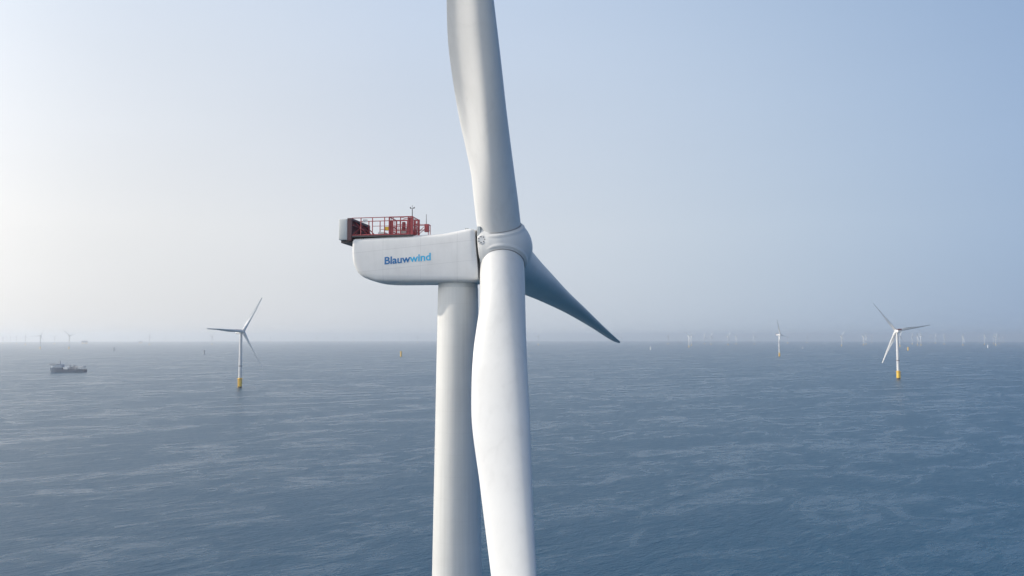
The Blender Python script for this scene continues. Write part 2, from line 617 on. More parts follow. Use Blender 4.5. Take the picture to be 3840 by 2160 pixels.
# nacelle: lofted rounded sections from rear to front
def nacelle_ring(s, wf, hw, zt, zs, zb, rt, n_corner=7):
    """one section; s along axis, zt roof, zs lower edge of the side wall, zb keel"""
    pts = []
    # roof: gentle crown, rounded shoulders
    for k in range(n_corner):
        a = math.pi / 2 * k / (n_corner - 1)
        pts.append((-hw + rt - rt * math.cos(a), zt - rt + rt * math.sin(a)))       # near shoulder, going up
    for k in range(1, 8):
        y = -hw + rt + (2 * hw - 2 * rt) * k / 8
        pts.append((y, zt + .10 * (1 - (y / hw) ** 2)))
    for k in range(n_corner):
        a = math.pi / 2 * (1 - k / (n_corner - 1))
        pts.append((hw - rt + rt * math.cos(a), zt - rt + rt * math.sin(a)))
    # far side down, belly, near side up
    for k in range(1, 6):
        pts.append((hw, zt - rt + (zs - zt + rt) * k / 6))
    m = 18
    for k in range(m + 1):
        a = math.pi * k / m
        e = 4.5
        ca, sa = math.cos(a), math.sin(a)
        y = hw * math.copysign(abs(ca) ** (2 / e), ca)
        z = zs - (zs - zb) * abs(sa) ** (2 / e)
        pts.append((y, z))
    for k in range(1, 6):
        pts.append((-hw, zs + (zt - rt - zs) * k / 6))
    mid, half = (zt + zs) / 2, (zt - zb) / 2
    pts = [(y * (1 - .045 * min(1.2, abs(z - mid) / half) ** 2.2), z) for y, z in pts]
    return [Vector((s + (108.6 - z) * math.tan(TAU) * wf * .85, y, z)) for y, z in pts]


NZ_TOP = ([-14.25, -10, -1.1, 1.2, 1.9, 3.5], [110.5, 110.66, 110.95, 111.32, 111.46, 111.62])
NZ_SIDE = ([-14.25, -14.0, -13.6, -13.0, -12.0, -10.8, 3.7], [108.3, 107.5, 106.75, 106.15, 105.75, 105.5, 105.1])
NZ_KEEL = ([-14.25, -14.0, -13.6, -13.0, -12.0, -10.8, -9, 2.0, 3.7], [107.3, 106.55, 105.75, 105.2, 104.8, 104.45, 104.32, 104.32, 104.45])
bm = bmesh.new()
rings = []
for s in [-14.25, -14.18, -14.0, -13.8, -13.5, -13.2, -12.8, -12.3, -11.6, -10.8, -9.5, -8, -6, -4, -2, -1, 0, .6, 1.1, 1.6, 2.2, 2.8, 3.2, 3.4, 3.5]:
    wf = max(0, min(1, (s + 4) / 7))
    hw = 3.8 - (.35 if s < -14.2 else .12 if s < -14.1 else 0) - (0 if s < 3.15 else (s - 3.15) * .7)
    top = float(np.interp(s, *NZ_TOP)) - (.18 if s < -14.2 else .05 if s < -14.1 else 0) - (0 if s < 3.15 else (s - 3.15) * .55)
    rings.append(nacelle_ring(s, wf, hw, top, float(np.interp(s, *NZ_SIDE)), float(np.interp(s, *NZ_KEEL)) + (0 if s < 3.15 else (s - 3.15) * .5), .5))
loft(bm, rings)
nac = mesh_obj('nacelle', bm, M['nacelle'], turb, smooth=True, angle=R(42))

# black ring standing in for the shade in the nacelle-rotor gap
frame = Matrix((( AX.x, 0, UP.x, HUB.x), (0, 1, 0, HUB.y), (AX.z, 0, UP.z, HUB.z), (0, 0, 0, 1)))   # x = rotor axis
rot_x = frame @ Matrix.Rotation(math.pi / 2, 4, 'Y')     # lathe Z -> rotor axis
bm = bmesh.new()
lathe(bm, [(2.2, -3.6), (2.3, -3.0), (2.3, -2.3)], 72, M4=rot_x)
mesh_obj('rotor_gap_ring', bm, M['gap_shade'], nac, smooth=True, angle=R(40))

# roof hatch rails and lightning rods near the front of the roof
bm = bmesh.new()
for s in (-.6, 1.0, 2.4):
    z = float(np.interp(s, *NZ_TOP)) + .1
    bar(bm, (s, -1.2, z - .1), (s, -1.2, z + .28), .05)
    bar(bm, (s, 1.2, z - .1), (s, 1.2, z + .28), .05)
bar(bm, (-.6, -1.2, 111.25), (2.4, -1.2, 111.82), .04)
bar(bm, (-.6, 1.2, 111.25), (2.4, 1.2, 111.82), .04)
for s in (-.6, 2.4):
    z = float(np.interp(s, *NZ_TOP)) + .38
    bar(bm, (s, -1.2, z - .02), (s, 1.2, z - .02), .04)
mesh_obj('roof_hatch_rail', bm, M['cooler'], nac)
bm = bmesh.new()
box(bm, 1.8, 2.3, -2.9, -2.4, 111.4, 111.72)
mesh_obj('roof_beacon', bm, M['cooler'], nac)

# lettering on the near side
def lettering():
    bm = bmesh.new()
    x0, z0, width, cap, slope = -9.45, 106.87, 6.63, 1.02, math.tan(R(4.2))
    parts = []
    curx = 0.0
    total = None
    metas = []
    for body, mi in (('Blauw', 0), ('Blauwwind', 1)):
        cu = bpy.data.curves.new('lettering_text', 'FONT')
        cu.body = body; cu.size = 1.0; cu.offset = 0.024; cu.resolution_u = 6
        ob = bpy.data.objects.new('lettering_text', cu)
        COL.objects.link(ob)
        bpy.context.view_layer.update()
        dg = bpy.context.evaluated_depsgraph_get()
        me = bpy.data.meshes.new_from_object(ob.evaluated_get(dg))
        metas.append((me, mi))
        bpy.data.objects.remove(ob)
    xs_b = [v.co.x for v in metas[0][0].vertices]
    xs = [v.co.x for v in metas[1][0].vertices]; ys = [v.co.y for v in metas[1][0].vertices]
    xmin, xmax, split = min(xs), max(xs), max(xs_b) + .01
    sx = width / (xmax - xmin)
    sz = cap / .73
    me = metas[1][0]
    vv = [bm.verts.new((x0 + (v.co.x - xmin) * sx, -3.8, z0 + v.co.y * sz + (v.co.x - xmin) * sx * slope)) for v in me.vertices]
    for p in me.polygons:
        try:
            f = bm.faces.new([vv[i] for i in p.vertices])
        except ValueError:
            continue
        cx = sum(me.vertices[i].co.x for i in p.vertices) / len(p.vertices)
        f.material_index = 0 if cx < split else 1
    ret = bmesh.ops.extrude_face_region(bm, geom=list(bm.faces))
    for e in ret['geom']:
        if isinstance(e, bmesh.types.BMVert):
            e.co.y -= .012
    o = mesh_obj('lettering', bm, [M['blue_d'], M['blue_l']], nac)
    for m_, _ in metas: bpy.data.meshes.remove(m_)
    return o


lettering()

# cooler top at the rear
bm = bmesh.new()
box(bm, -16.22, -14.92, -3.85, 3.85, 110.32, 113.24, bevel=.12)
cool = mesh_obj('cooler', bm, M['cooler'], turb, smooth=True, angle=R(30))
bm = bmesh.new()
for (y0, y1, z0, z1) in ((-3.86, -3.55, 110.2, 113.33), (3.55, 3.86, 110.2, 113.33), (-3.55, 3.55, 113.02, 113.33), (-3.55, 3.55, 110.2, 110.6), (-.12, .12, 110.6, 113.02)):
    box(bm, -14.915, -14.3, y0, y1, z0, z1)
mesh_obj('cooler_frame', bm, M['frame'], cool)
bm = bmesh.new()
for k in range(14):
    z = 110.66 + k * .17
    box(bm, -14.9, -14.55, -3.54, -.13, z, z + .11)
    box(bm, -14.9, -14.55, .13, 3.54, z, z + .11)
mesh_obj('radiator_grille', bm, M['deepred'], cool)
bm = bmesh.new()
box(bm, -16.0, -14.3, -3.4, 3.4, 109.95, 110.3)
for y in (-3.3, 3.3):
    bar(bm, (-14.35, y, 110.1), (-13.9, y, 109.2), .12, 6)
mesh_obj('cooler_bracket', bm, M['dark'], cool)
bm = bmesh.new()
for y in (-2.4, 0, 2.4):
    bar(bm, (-14.3, y, 112.9), (-12.2, y, 110.95), .07, 6)
bar(bm, (-14.25, -3.7, 112.35), (-14.25, 3.7, 112.35), .06, 6)
mesh_obj('cooler_strut', bm, M['red'], cool)

# hoist platform with red rails
DZ = 110.9
bm = bmesh.new()
box(bm, -14.3, -5.45, -3.75, -.3, DZ - .22, DZ)
for x in (-13, -11, -9, -7, -5.9):
    for y in (-2.9, -.8):
        box(bm, x - .12, x + .12, y - .12, y + .12, DZ - .45, DZ - .22)
plat = mesh_obj('hoist_platform', bm, M['dark'], turb)


def rail_side(name, y):
    bm = bmesh.new()
    top = 113.38
    bar(bm, (-14.3, y, top - .05), (-5.5, y, top), .055)
    bar(bm, (-14.3, y, DZ + .06), (-5.5, y, DZ + .06), .09)
    bar(bm, (-11.2, y, 112.15), (-5.5, y, 112.15), .035)
    for x in (-12.99, -11.3, -9.54):
        bar(bm, (x, y, DZ), (x, y, top), .07)
    bar(bm, (-14.2, y, DZ + .1), (-12.99, y, 112.0), .04)
    return mesh_obj(name, bm, M['red'], plat)


rail_side('railing', -3.68)
rail_side('railing', -.4)
bm = bmesh.new()
for y in (-3.68, -.4):
    for x, r in ((-8.84, .12), (-8.3, .07), (-7.21, .08), (-6.1, .10), (-5.52, .17)):
        bar(bm, (x, y, DZ), (x, y, 113.4), r, 4)
    for z in (111.5, 112.0, 112.8, 113.35):
        bar(bm, (-8.84, y, z), (-5.52, y, z), .06 if z < 113 else .10, 4)
    bar(bm, (-7.2, y, 112.85), (-5.6, y, 113.3), .04, 4)
    bar(bm, (-7.2, y, 113.3), (-5.6, y, 112.85), .04, 4)
    for k in range(7):
        x = -8.7 + k * .24
        bar(bm, (x, y, DZ), (x, y, 112.05), .028, 4)
    for k in range(5):
        x = -7.0 + k * .3
        bar(bm, (x, y, DZ), (x, y, 112.0), .026, 4)
for x in (-8.84, -5.52):
    for z in (111.5, 112.2, 113.35):
        bar(bm, (x, -3.68, z), (x, -.4, z), .07, 4)
    for k in range(1, 4):
        y = -3.68 + 3.28 * k / 4
        bar(bm, (x, y, DZ), (x, y, 113.35), .05, 4)
cage = mesh_obj('basket_cage', bm, M['red'], plat)
bm = bmesh.new()
box(bm, -6.4, -5.75, -3.45, -3.0, DZ, 112.2, bevel=.05)
box(bm, -7.1, -6.7, -3.4, -2.9, 111.5, 112.7, bevel=.05)
mesh_obj('lifting_frame', bm, M['red'], plat)
for px0, px1, pz0, pz1, py in ((-8.78, -8.36, 111.0, 112.9, -3.64), (-6.02, -5.68, 111.0, 113.2, -3.64), (-7.0, -5.9, 111.0, 112.0, -.44)):
    bm = bmesh.new()
    box(bm, px0, px1, py - .02, py + .02, pz0, pz1)
    mesh_obj('cage_panel', bm, M['red'], cage)
bm = bmesh.new()
box(bm, -9.52, -8.98, -3.62, -3.35, 111.55, 112.05, bevel=.04)
mesh_obj('equipment_box', bm, M['yellow'], plat)
bm = bmesh.new()
box(bm, -12.7, -12.05, -3.66, -3.62, 112.72, 113.12)
mesh_obj('notice_plate', bm, M['pale'], plat)
bm = bmesh.new()
box(bm, -10.9, -9.9, -2.4, -.9, DZ, 111.5, bevel=.06)
mesh_obj('deck_locker', bm, M['pale'], plat)
bm = bmesh.new()
box(bm, -7.9, -6.9, -2.0, -.8, DZ, 112.1, bevel=.06)
mesh_obj('hoist_winch', bm, M['pale'], plat)
# front rails and antenna mount
bm = bmesh.new()
FZ = 111.0
for y in (-3.0, -2.0):
    bar(bm, (-5.45, y, 112.35), (-3.35, y, 112.32), .055, 4)
    bar(bm, (-5.45, y, 111.6), (-3.35, y, 111.6), .035, 4)
    bar(bm, (-5.1, y, 112.3), (-5.1, y, 110.9), .05, 4)
    bar(bm, (-5.28, y, 110.92), (-4.05, y, 111.98), .045, 4)
    bar(bm, (-3.4, y, 112.3), (-3.4, y, 110.8), .06, 4)
bar(bm, (-3.35, -3.0, 112.32), (-3.35, -2.0, 112.32), .05, 4)
mesh_obj('front_railing', bm, M['red'], turb)
bm = bmesh.new()
box(bm, -3.92, -3.32, -3.25, -2.75, 111.28, 112.36, bevel=.05)
sg = mesh_obj('signal_box', bm, M['red'], turb)
bm = bmesh.new()
bar(bm, (-3.7, -3.0, 112.3), (-3.7, -3.0, 113.75), .05, 6, r2=.03)
mesh_obj('antenna', bm, M['dark'], sg)
bm = bmesh.new()
bar(bm, (-5.54, -3.68, 113.3), (-5.54, -3.68, 114.35), .06, 6)
bar(bm, (-5.54, -3.68, 114.35), (-5.54, -3.68, 114.9), .025, 6)
bar(bm, (-5.8, -3.68, 114.45), (-5.28, -3.68, 114.45), .03, 6)
for dx in (-.26, .26):
    lathe(bm, [(.03, 0), (.09, .05), (.09, .16), (.03, .2)], 10, M4=Matrix.Translation((-5.54 + dx, -3.68, 114.47)))
mesh_obj('wind_sensor_mast', bm, M['dark'], plat)

# hub: round body with three blade collars, melted together
bm = bmesh.new()
prof = [(3.9, -2.62), (4.1, -2.0), (4.27, -1.0), (4.32, 0)]
for k in range(1, 13):
    a = math.pi / 2 * k / 13
    prof.append((4.32 * math.cos(a), 4.28 * math.sin(a)))
prof.append((.05, 4.28))
lathe(bm, prof, 96, M4=rot_x)
inv = frame.inverted()
for j in range(3):
    phi = PHI - j * 2 * math.pi / 3
    b = (UP * math.cos(phi) + Vector((0, 1, 0)) * math.sin(phi)) * math.cos(CONE) + AX * math.sin(CONE)
    q = b.to_track_quat('Z', 'Y').to_matrix().to_4x4()
    mm = Matrix.Translation(HUB) @ q
    before = set(bm.verts)
    lathe(bm, [(3.0, 1.0), (3.6, 1.6), (3.55, 2.3), (3.5, 2.66), (3.4, 2.86)], 96, M4=mm)
    for v in set(bm.verts) - before:
        l = inv @ v.co
        if l.x < -2.6:
            l.x = -2.6; v.co = frame @ l
hub = mesh_obj('hub', bm, M['hub'], turb, smooth=True)
rm = hub.modifiers.new('melt', 'REMESH'); rm.mode = 'VOXEL'; rm.voxel_size = .075; rm.use_smooth_shade = True
sm = hub.modifiers.new('fillet', 'SMOOTH'); sm.factor = .5; sm.iterations = 9
for j in range(3):
    phi = PHI - j * 2 * math.pi / 3
    b = (UP * math.cos(phi) + Vector((0, 1, 0)) * math.sin(phi)) * math.cos(CONE) + AX * math.sin(CONE)
    q = b.to_track_quat('Z', 'Y').to_matrix().to_4x4()
    bm = bmesh.new()
    lathe(bm, [(2.9, 2.5), (3.0, 2.6), (3.0, 2.98), (3.1, 3.02), (3.1, 3.12), (2.9, 3.14)], 96, M4=Matrix.Translation(HUB) @ q, caps=False)  # recessed ring, groove shade at the blade root put into its colour
    mesh_obj('root_groove_ring', bm, M['groove_shade'], hub, smooth=True, angle=R(30))
# vent plate with bolts on the hub flank
def on_hub(ax, ang, r):
    """point on the hub skin; ang measured from up towards the camera side"""
    d = UP * math.cos(ang) - Vector((0, 1, 0)) * math.sin(ang)
    return HUB + AX * ax + d * r, d


p0, d0 = on_hub(-1.95, R(77), 4.08)
q0 = d0.to_track_quat('Z', 'X').to_matrix()
q4 = q0.to_4x4(); q4.translation = p0
bm = bmesh.new()
lathe(bm, [(.62, -.1), (.62, .06), (.58, .09)], 28, M4=q4)
vp = mesh_obj('vent_plate', bm, M['hub'], hub, smooth=True, angle=R(30))
for k in range(7):
    bm = bmesh.new()
    a = 2 * math.pi * k / 7 + .3
    d = d0
    c = p0 + q0 @ Vector((.42 * math.cos(a), .42 * math.sin(a), 0))
    bar(bm, c + d * .05, c + d * .13, .08, 8)
    mesh_obj('bolt', bm, M['dark'], vp)
bm = bmesh.new()
p1, d1 = on_hub(-2.35, R(60), 4.0)
q1 = Matrix.Translation(p1)
box(bm, -.22, .22, -.16, .3, -.6, .85, M4=q1, bevel=.05)
mesh_obj('locking_fin', bm, M['cooler'], hub)

blades = [add_blade(turb, PHI - j * 2 * math.pi / 3, bend=((5.67, 8.38) if j == 0 else (0, 0))) for j in range(3)]   # the level blade sags

for o in turb.children:
    if o.name.split('.')[0] in ('nacelle', 'cooler', 'hoist_platform', 'front_railing', 'signal_box'):
        o.scale = (.977, 1, 1); o.location.x = -.19

# ------------------------------------------------------------------ far turbines
def at(px, d):
    """ground point at horizontal distance d (depth) for picture column px of 3840"""
    return ((px - 1920.0) / F_PX * d * (math.cos(PITCH)), d, sea_z(d * math.hypot(1, (px - 1920) / F_PX)))


def dist_for(base_px):
    """depth of a waterline seen base_px below the true horizontal"""
    lo, hi = 300.0, 37000.0
    for _ in range(60):
        m = (lo + hi) / 2
        if (CAM_H - sea_z(m)) * F_PX / m > base_px: lo = m
        else: hi = m
    return m


def simple_nacelle_bm():
    bm = bmesh.new()
    rings = []
    for s, hw, zt, zb in ((-14.2, 3.4, 110.3, 107.4), (-13.6, 3.8, 110.5, 105.6), (-11, 3.8, 110.6, 104.3), (3.0, 3.8, 111.6, 104.3), (3.7, 3.5, 111.4, 104.6)):
        rings.append([(s, -hw, zt - .5), (s, -hw + .5, zt), (s, hw - .5, zt), (s, hw, zt - .5), (s, hw, zb + 1), (s, hw - 1.2, zb), (s, -hw + 1.2, zb), (s, -hw, zb + 1)])
    loft(bm, rings)
    return bm


def simple_hub_bm(n=24):
    bm = bmesh.new()
    pr = [(3.8, -2.6), (4.05, -.5)] + [(4.05 * math.cos(math.pi / 2 * k / 6), 4.05 * math.sin(math.pi / 2 * k / 6)) for k in range(1, 6)] + [(.1, 4.05)]
    lathe(bm, pr, n, M4=rot_x)
    return bm


FAR_CACHE = {}


def far_turbine(px, base, yaw, phi, label, hub_scale=1.0, pitch=.9):
    """a turbine with all its parts, yaw = direction of the rotor axis"""
    d = dist_for(base - 1263)
    root = empty('wind_turbine', at(px, d), yaw)
    root.scale = (1, 1, hub_scale)
    tag(root, label, 'wind turbine', 'wind turbines standing in the sea')
    bm = bmesh.new(); lathe(bm, [(3.15, 19), (3.0, 60), (2.5, 104.2)], 32)
    tw = mesh_obj('tower', bm, M['far_white'], root, smooth=True, angle=R(40))
    bm = bmesh.new(); lathe(bm, [(3.07, 41.4), (3.5, 41.6), (3.5, 42.6), (3.07, 42.8)], 32, caps=False)
    mesh_obj('flange_ring', bm, M['dark'], tw)
    tp = transition_piece(root)
    tp.scale = (.88, .88, 1)
    n_ = mesh_obj('nacelle', simple_nacelle_bm(), M['nacelle'], root)
    bm = bmesh.new(); box(bm, -16.2, -14.3, -3.85, 3.85, 110.3, 113.3)
    mesh_obj('cooler', bm, M['deepred'], root)
    bm = bmesh.new(); box(bm, -14.29, -5.5, -3.7, 3.7, 110.7, 110.9)
    for y in (-3.6, 3.6):
        bar(bm, (-14.2, y, 113.2), (-5.5, y, 113.2), .12, 4)
        for x in (-12.5, -10.5, -8.6, -7.1, -5.6): bar(bm, (x, y, 110.9), (x, y, 113.2), .14, 4)
    mesh_obj('hoist_platform', bm, M['deepred'], root)
    mesh_obj('hub', simple_hub_bm(), M['hub'], root, smooth=True, angle=R(60))
    for j in range(3):
        add_blade(root, phi + j * 2 * math.pi / 3, 20, 40, pitch=pitch)
    return root


# rotor axis in the turbine frame is +X; yaw turns it
far_turbine(903.5, 1453, R(-36), R(33), 'wind turbine on a yellow base in the left half, right of the ship', .985, .95)
far_turbine(3364.5, 1421, R(86), R(39), 'white wind turbine on a yellow base, by far the largest on the right side', 1.02, -.75)
far_turbine(2921.5, 1337, R(-42), R(-20), 'small white yellow-based wind turbine between the dark blade tip and the far right turbine')


def tiny_turbine_mesh(phi):
    bm = bmesh.new()
    lathe(bm, [(3.8, -3), (3.8, 19)], 10, mi=1)
    lathe(bm, [(3.2, 19.01), (2.5, 104.3)], 10, mi=0)
    rings = []
    for s, hw, zt, zb in ((-15, 3.6, 112.6, 105.5), (3.7, 3.6, 111.6, 104.4)):
        rings.append([(s, -hw, zt), (s, hw, zt), (s, hw, zb), (s, -hw, zb)])
    loft(bm, rings)
    lathe(bm, [(3.8, -2.6), (4.0, 0), (2.9, 2.9), (.2, 4)], 10, M4=rot_x)
    for j in range(3):
        loft(bm, blade_rings(phi + j * 2 * math.pi / 3, 8, 14, pitch=.35))
    me = bpy.data.meshes.new('wind_turbine')
    bmesh.ops.recalc_face_normals(bm, faces=bm.faces)
    bm.to_mesh(me); bm.free()
    me.materials.append(M['far_white']); me.materials.append(M['yellow'])
    for p in me.polygons: p.use_smooth = True
    me.set_sharp_from_angle(angle=R(40))
    return me


TINY = [tiny_turbine_mesh(p) for p in (.1, .45, .8, 1.2, 1.7)]
tiny_list = [
    (26, 1286, 'very faint turbine between the first two at the left edge of the picture'),
    (62, 1289, 'very faint turbine, fourth from the left edge of the picture'),
    (450, 1284, 'very faint turbine just right of the small dark foundation post'),
    (690, 1283, 'very faint turbine right of the half sunk one on the left horizon'),
    (905, 1284, 'faint turbine right behind the tower of the big left turbine'),
    (1015, 1283, 'faint turbine between the big left turbine and the hazy work vessel'),
    (1500, 1282, 'faint turbine straight above the lone yellow foundation'),
    (2330, 1284, 'faint turbine just right of the dark blade tip'),   # column, waterline row, label
    (12, 1288, 'faint turbine lost in haze at the left edge of the picture'),
    (40, 1287, 'faint turbine in haze, third from the left edge of the picture'),
    (96, 1293, 'pale hazy turbine left of the two grey turbines above the ship'),
    (152, 1308, 'grey hazy turbine on the horizon above the bow of the ship'),
    (205, 1290, 'very faint turbine between the two grey hazy turbines above the ship'),
    (260, 1308, 'darkest grey hazy turbine on the left horizon, above the middle of the ship'),
    (480, 1284, 'faint hazy turbine left of the small substation on the left horizon'),
    (561, 1294, 'grey hazy turbine just right of the small substation on the left horizon'),
    (620, 1282, 'faint half sunk turbine, second right of the small left substation'),
    (795, 1293, 'faint hazy turbine right behind the left blade tip of the big left turbine'),
    (1105, 1282, 'faint distant turbine beside the work vessel right of the big left turbine'),
    (1188, 1282, 'small grey distant turbine right of the work vessel on the left horizon'),
    (1252, 1283, 'faint turbine, left one of a close pair under the grey cooler'),
    (1266, 1282, 'faint turbine, right one of a close pair under the grey cooler'),
    (1325, 1283, 'small distant turbine on the horizon just right of the close pair under the grey cooler'),
    (1390, 1282, 'small distant turbine on the horizon left of the lone yellow foundation'),
    (1430, 1282, 'faint distant turbine on the horizon above and left of the lone yellow foundation'),
    (1566, 1287, 'distant turbine with its rotor showing, closest to the left side of the big tower'),
    (2018, 1295, 'faint distant turbine just right of the big white blade'),
    (2505, 1292, 'faint white turbine between the pale foundation and the right dark vessel'),
    (2583, 1303, 'pale turbine just right of the right one of the two dark vessels'),
    (2592, 1296, 'pale turbine right against the one beside the right dark vessel, on its right'),
    (2642, 1291, 'faint white turbine, left of two shortly right of the pale pair by the vessel'),
    (2666, 1294, 'faint white turbine, right of two shortly right of the pale pair by the vessel'),
    (2730, 1295, 'white turbine, third to the left of the small yellow-based turbine'),
    (2760, 1292, 'white turbine, second to the left of the small yellow-based turbine'),
    (2828, 1292, 'white distant turbine, nearest on the left to the small yellow-based turbine'),
    (2953, 1288, 'faint distant turbine, nearest on the right to the small yellow-based turbine'),
    (3026, 1286, 'faint distant turbine just right of the white vessel'),
    (3155, 1298, 'bright white distant turbine standing alone between the white vessel and the far right turbine'),
    (3237, 1295, 'white distant turbine, leftmost of three left of the far right turbine'),
    (3247, 1292, 'white distant turbine, middle one of three left of the far right turbine'),
    (3268, 1284, 'faint distant turbine, rightmost of three left of the far right turbine'),
    (3374, 1300, 'faint white turbine close against the right side of the far right turbine tower'),
    (3420, 1292, 'white distant turbine just right of the small foundation by the far right turbine'),
    (3440, 1295, 'faint distant turbine between two white ones right of the far right turbine'),
    (3453, 1296, 'brightest white distant turbine under the horizontal blade of the far right turbine'),
    (3488, 1284, 'faint turbine half below the horizon under the blade tip of the far right turbine'),
    (3507, 1288, 'faint distant turbine just past the blade tip of the far right turbine'),
    (3540, 1291, 'white distant turbine right of the blade tip of the far right turbine'),
    (3610, 1295, 'white distant turbine standing alone in the gap left of the rightmost cluster'),
    (3672, 1283, 'faint turbine at the left end of the rightmost cluster'),
    (3691, 1292, 'white distant turbine above the pale square foundation in the rightmost cluster'),
    (3725, 1290, 'faint turbine left of two bright ones at the end of the rightmost cluster'),
    (3733, 1295, 'left one of two bright turbines at the end of the rightmost cluster'),
    (3745, 1290, 'right one of two bright turbines at the end of the rightmost cluster'),
    (3762, 1284, 'faint turbine at the very right end of the rightmost cluster'),
]
for i, (px, base, lab) in enumerate(tiny_list):
    d = dist_for(base - 1263)
    o = bpy.data.objects.new('wind_turbine', TINY[i % 5])
    link(o)
    o.location = at(px, d)
    o.rotation_euler = (0, 0, R(random.uniform(-75, -15)))
    tag(o, lab, 'wind turbine', 'wind turbines standing in the sea')

# ------------------------------------------------------------------ bare foundations
def foundation(px, base, label, height=21, mcol='yellow'):
    d = dist_for(base - 1263)
    root = empty('turbine_foundation', at(px, d), R(random.uniform(0, 90)))
    tag(root, label, 'foundation', 'turbine foundations waiting for their towers')
    bm = bmesh.new()
    lathe(bm, [(4.4, -3), (4.4, height), (4.0, height + .4)], 24)
    mesh_obj('pile', bm, M[mcol], root, smooth=True, angle=R(30))
    bm = bmesh.new()
    lathe(bm, [(4.42, height - 4.4), (7.2, height - 4.4), (7.2, height - 3.9), (4.42, height - 3.9)], 16, caps=False)
    for k in range(12):
        t = 2 * math.pi * k / 12
        bar(bm, (7 * math.cos(t), 7 * math.sin(t), height - 3.9), (7 * math.cos(t), 7 * math.sin(t), height - 2.6), .1, 4)
        t2 = 2 * math.pi * (k + 1) / 12
        bar(bm, (7 * math.cos(t), 7 * math.sin(t), height - 2.6), (7 * math.cos(t2), 7 * math.sin(t2), height - 2.6), .1, 4)
    mesh_obj('work_platform', bm, M[mcol], root)
    bm = bmesh.new()
    bar(bm, (5.6, 0, height - 3.9), (5.6, 0, height + 3.0), .3, 6)
    bar(bm, (5.6, 0, height + 3.0), (9.0, 2.2, height + 4.2), .22, 6)
    mesh_obj('davit_crane', bm, M['pale'], root)
    return root


foundation(428, 1316, 'small dark foundation post in the haze right of the ship', 24, 'shipgrey')
foundation(767, 1328, 'grey hazy foundation post just left of the big left turbine', 24, 'shipgrey')
foundation(1504, 1337, 'lone yellow foundation in the open water left of the big tower', 26)
foundation(2439, 1312, 'pale foundation on the water right of the dark blade tip', 24, 'white')
foundation(3404, 1314, 'small yellowish foundation just right of the far right turbine', 24)
foundation(3703, 1304, 'pale square-looking foundation under the rightmost cluster of turbines', 26, 'white')

# ------------------------------------------------------------------ offshore substations
def substation(px, base, w, h, label):
    d = dist_for(base - 1263)
    root = empty('offshore_substation', at(px, d), R(20))
    tag(root, label, 'substation', 'offshore substations on the horizon')
    bm = bmesh.new()
    for sx in (-1, 1):
        for sy in (-1, 1):
            bar(bm, (sx * w * .4, sy * w * .25, -4), (sx * w * .34, sy * w * .22, h * .4), 2.2, 8)
    for sx in (-1, 1):
        bar(bm, (sx * w * .4, -w * .25, 2), (-sx * w * .34, -w * .22, h * .39), 1.2, 6)
        bar(bm, (sx * w * .4, w * .25, 2), (-sx * w * .34, w * .22, h * .39), 1.2, 6)
    mesh_obj('jacket', bm, M['yellow'], root)
    bm = bmesh.new()
    box(bm, -w * .5, w * .5, -w * .32, w * .32, h * .41, h * .72)
    box(bm, -w * .42, w * .30, -w * .28, w * .28, h * .722, h * .9)
    mesh_obj('topside', bm, M['shipgrey'], root)
    bm = bmesh.new()
    bar(bm, (w * .38, 0, h * .722), (w * .38, 0, h * 1.05), 1.6, 8)
    bar(bm, (w * .38, 0, h * 1.05), (w * .0, 0, h * 1.2), 1.0, 6)
    mesh_obj('deck_crane', bm, M['shipgrey'], root)


substation(318, 1289, 88, 56, 'bluish hazy substation on the left horizon right of the ship')
substation(528, 1287, 50, 42, 'smaller hazy substation on the horizon between the ship and the big left turbine')

# ------------------------------------------------------------------ vessels
def hull_bm(L_, B_, fwd_h, aft_h, brk, draft=3.0):
    """ship hull along +X (bow), sheer steps up at x = brk"""
    bm = bmesh.new()
    xs = [-.5, -.48, -.3, 0, .15, .25, .33, .40, .45, .48, .5]
    rings = []
    for s in xs:
        x = s * L_
        hgt = aft_h if x < brk else aft_h + (fwd_h - aft_h) * min(1, (x - brk) / (L_ * .02) if L_ else 1)
        taper = 1.0 if s < .2 else max(.02, 1 - ((s - .2) / .3) ** 2)
        tb = taper * .85 if s > .2 else .95
        hb = B_ / 2
        xb = x - (0 if s < .3 else (s - .3) * L_ * .10)
        rings.append([(xb, -hb * tb * .8, -draft), (xb, -hb * tb, 0), (x, -hb * taper, hgt), (x, hb * taper, hgt), (xb, hb * tb, 0), (xb, hb * tb * .8, -draft)])
    loft(bm, rings)
    return bm


d = dist_for(1395 - 1263)
ship = empty('supply_ship', at(257.5, d), math.pi)
tag(ship, 'dark blue supply ship with a flat deck over its bow, on the left', 'ship')
bm = bmesh.new()
xs = [(-49, 7.6, 1, .0), (-48, 7.6, 1, 0), (-20, 7.6, 1, 0), (10.8, 7.6, 1, 0), (11, 12.4, 1, 0), (25, 12.5, .98, 0), (34, 12.7, .86, 1.0), (41, 12.9, .62, 2.2), (46, 13.2, .3, 3.4), (48.8, 13.4, .05, 4.0)]
rings = []
for x, hgt, tp, rake in xs:
    B2 = 9.5
    rings.append([(x - rake, -B2 * tp * .8, -3), (x - rake, -B2 * tp * .92, 1.0), (x, -B2 * tp, hgt), (x, B2 * tp, hgt), (x - rake, B2 * tp * .92, 1.0), (x - rake, B2 * tp * .8, -3)])
loft(bm, rings)
hull = mesh_obj('hull', bm, M['navy'], ship)
bm = bmesh.new()
box(bm, -48, 10.5, -9.3, -9.1, 7.61, 8.5)
mesh_obj('bulwark', bm, M['navy'], hull)
bm = bmesh.new()
box(bm, -48, 10.5, 9.1, 9.3, 7.61, 8.5)
mesh_obj('bulwark', bm, M['navy'], hull)
bm = bmesh.new()
box(bm, 12, 38, -8.2, 8.2, 12.55, 16.2, bevel=.4)
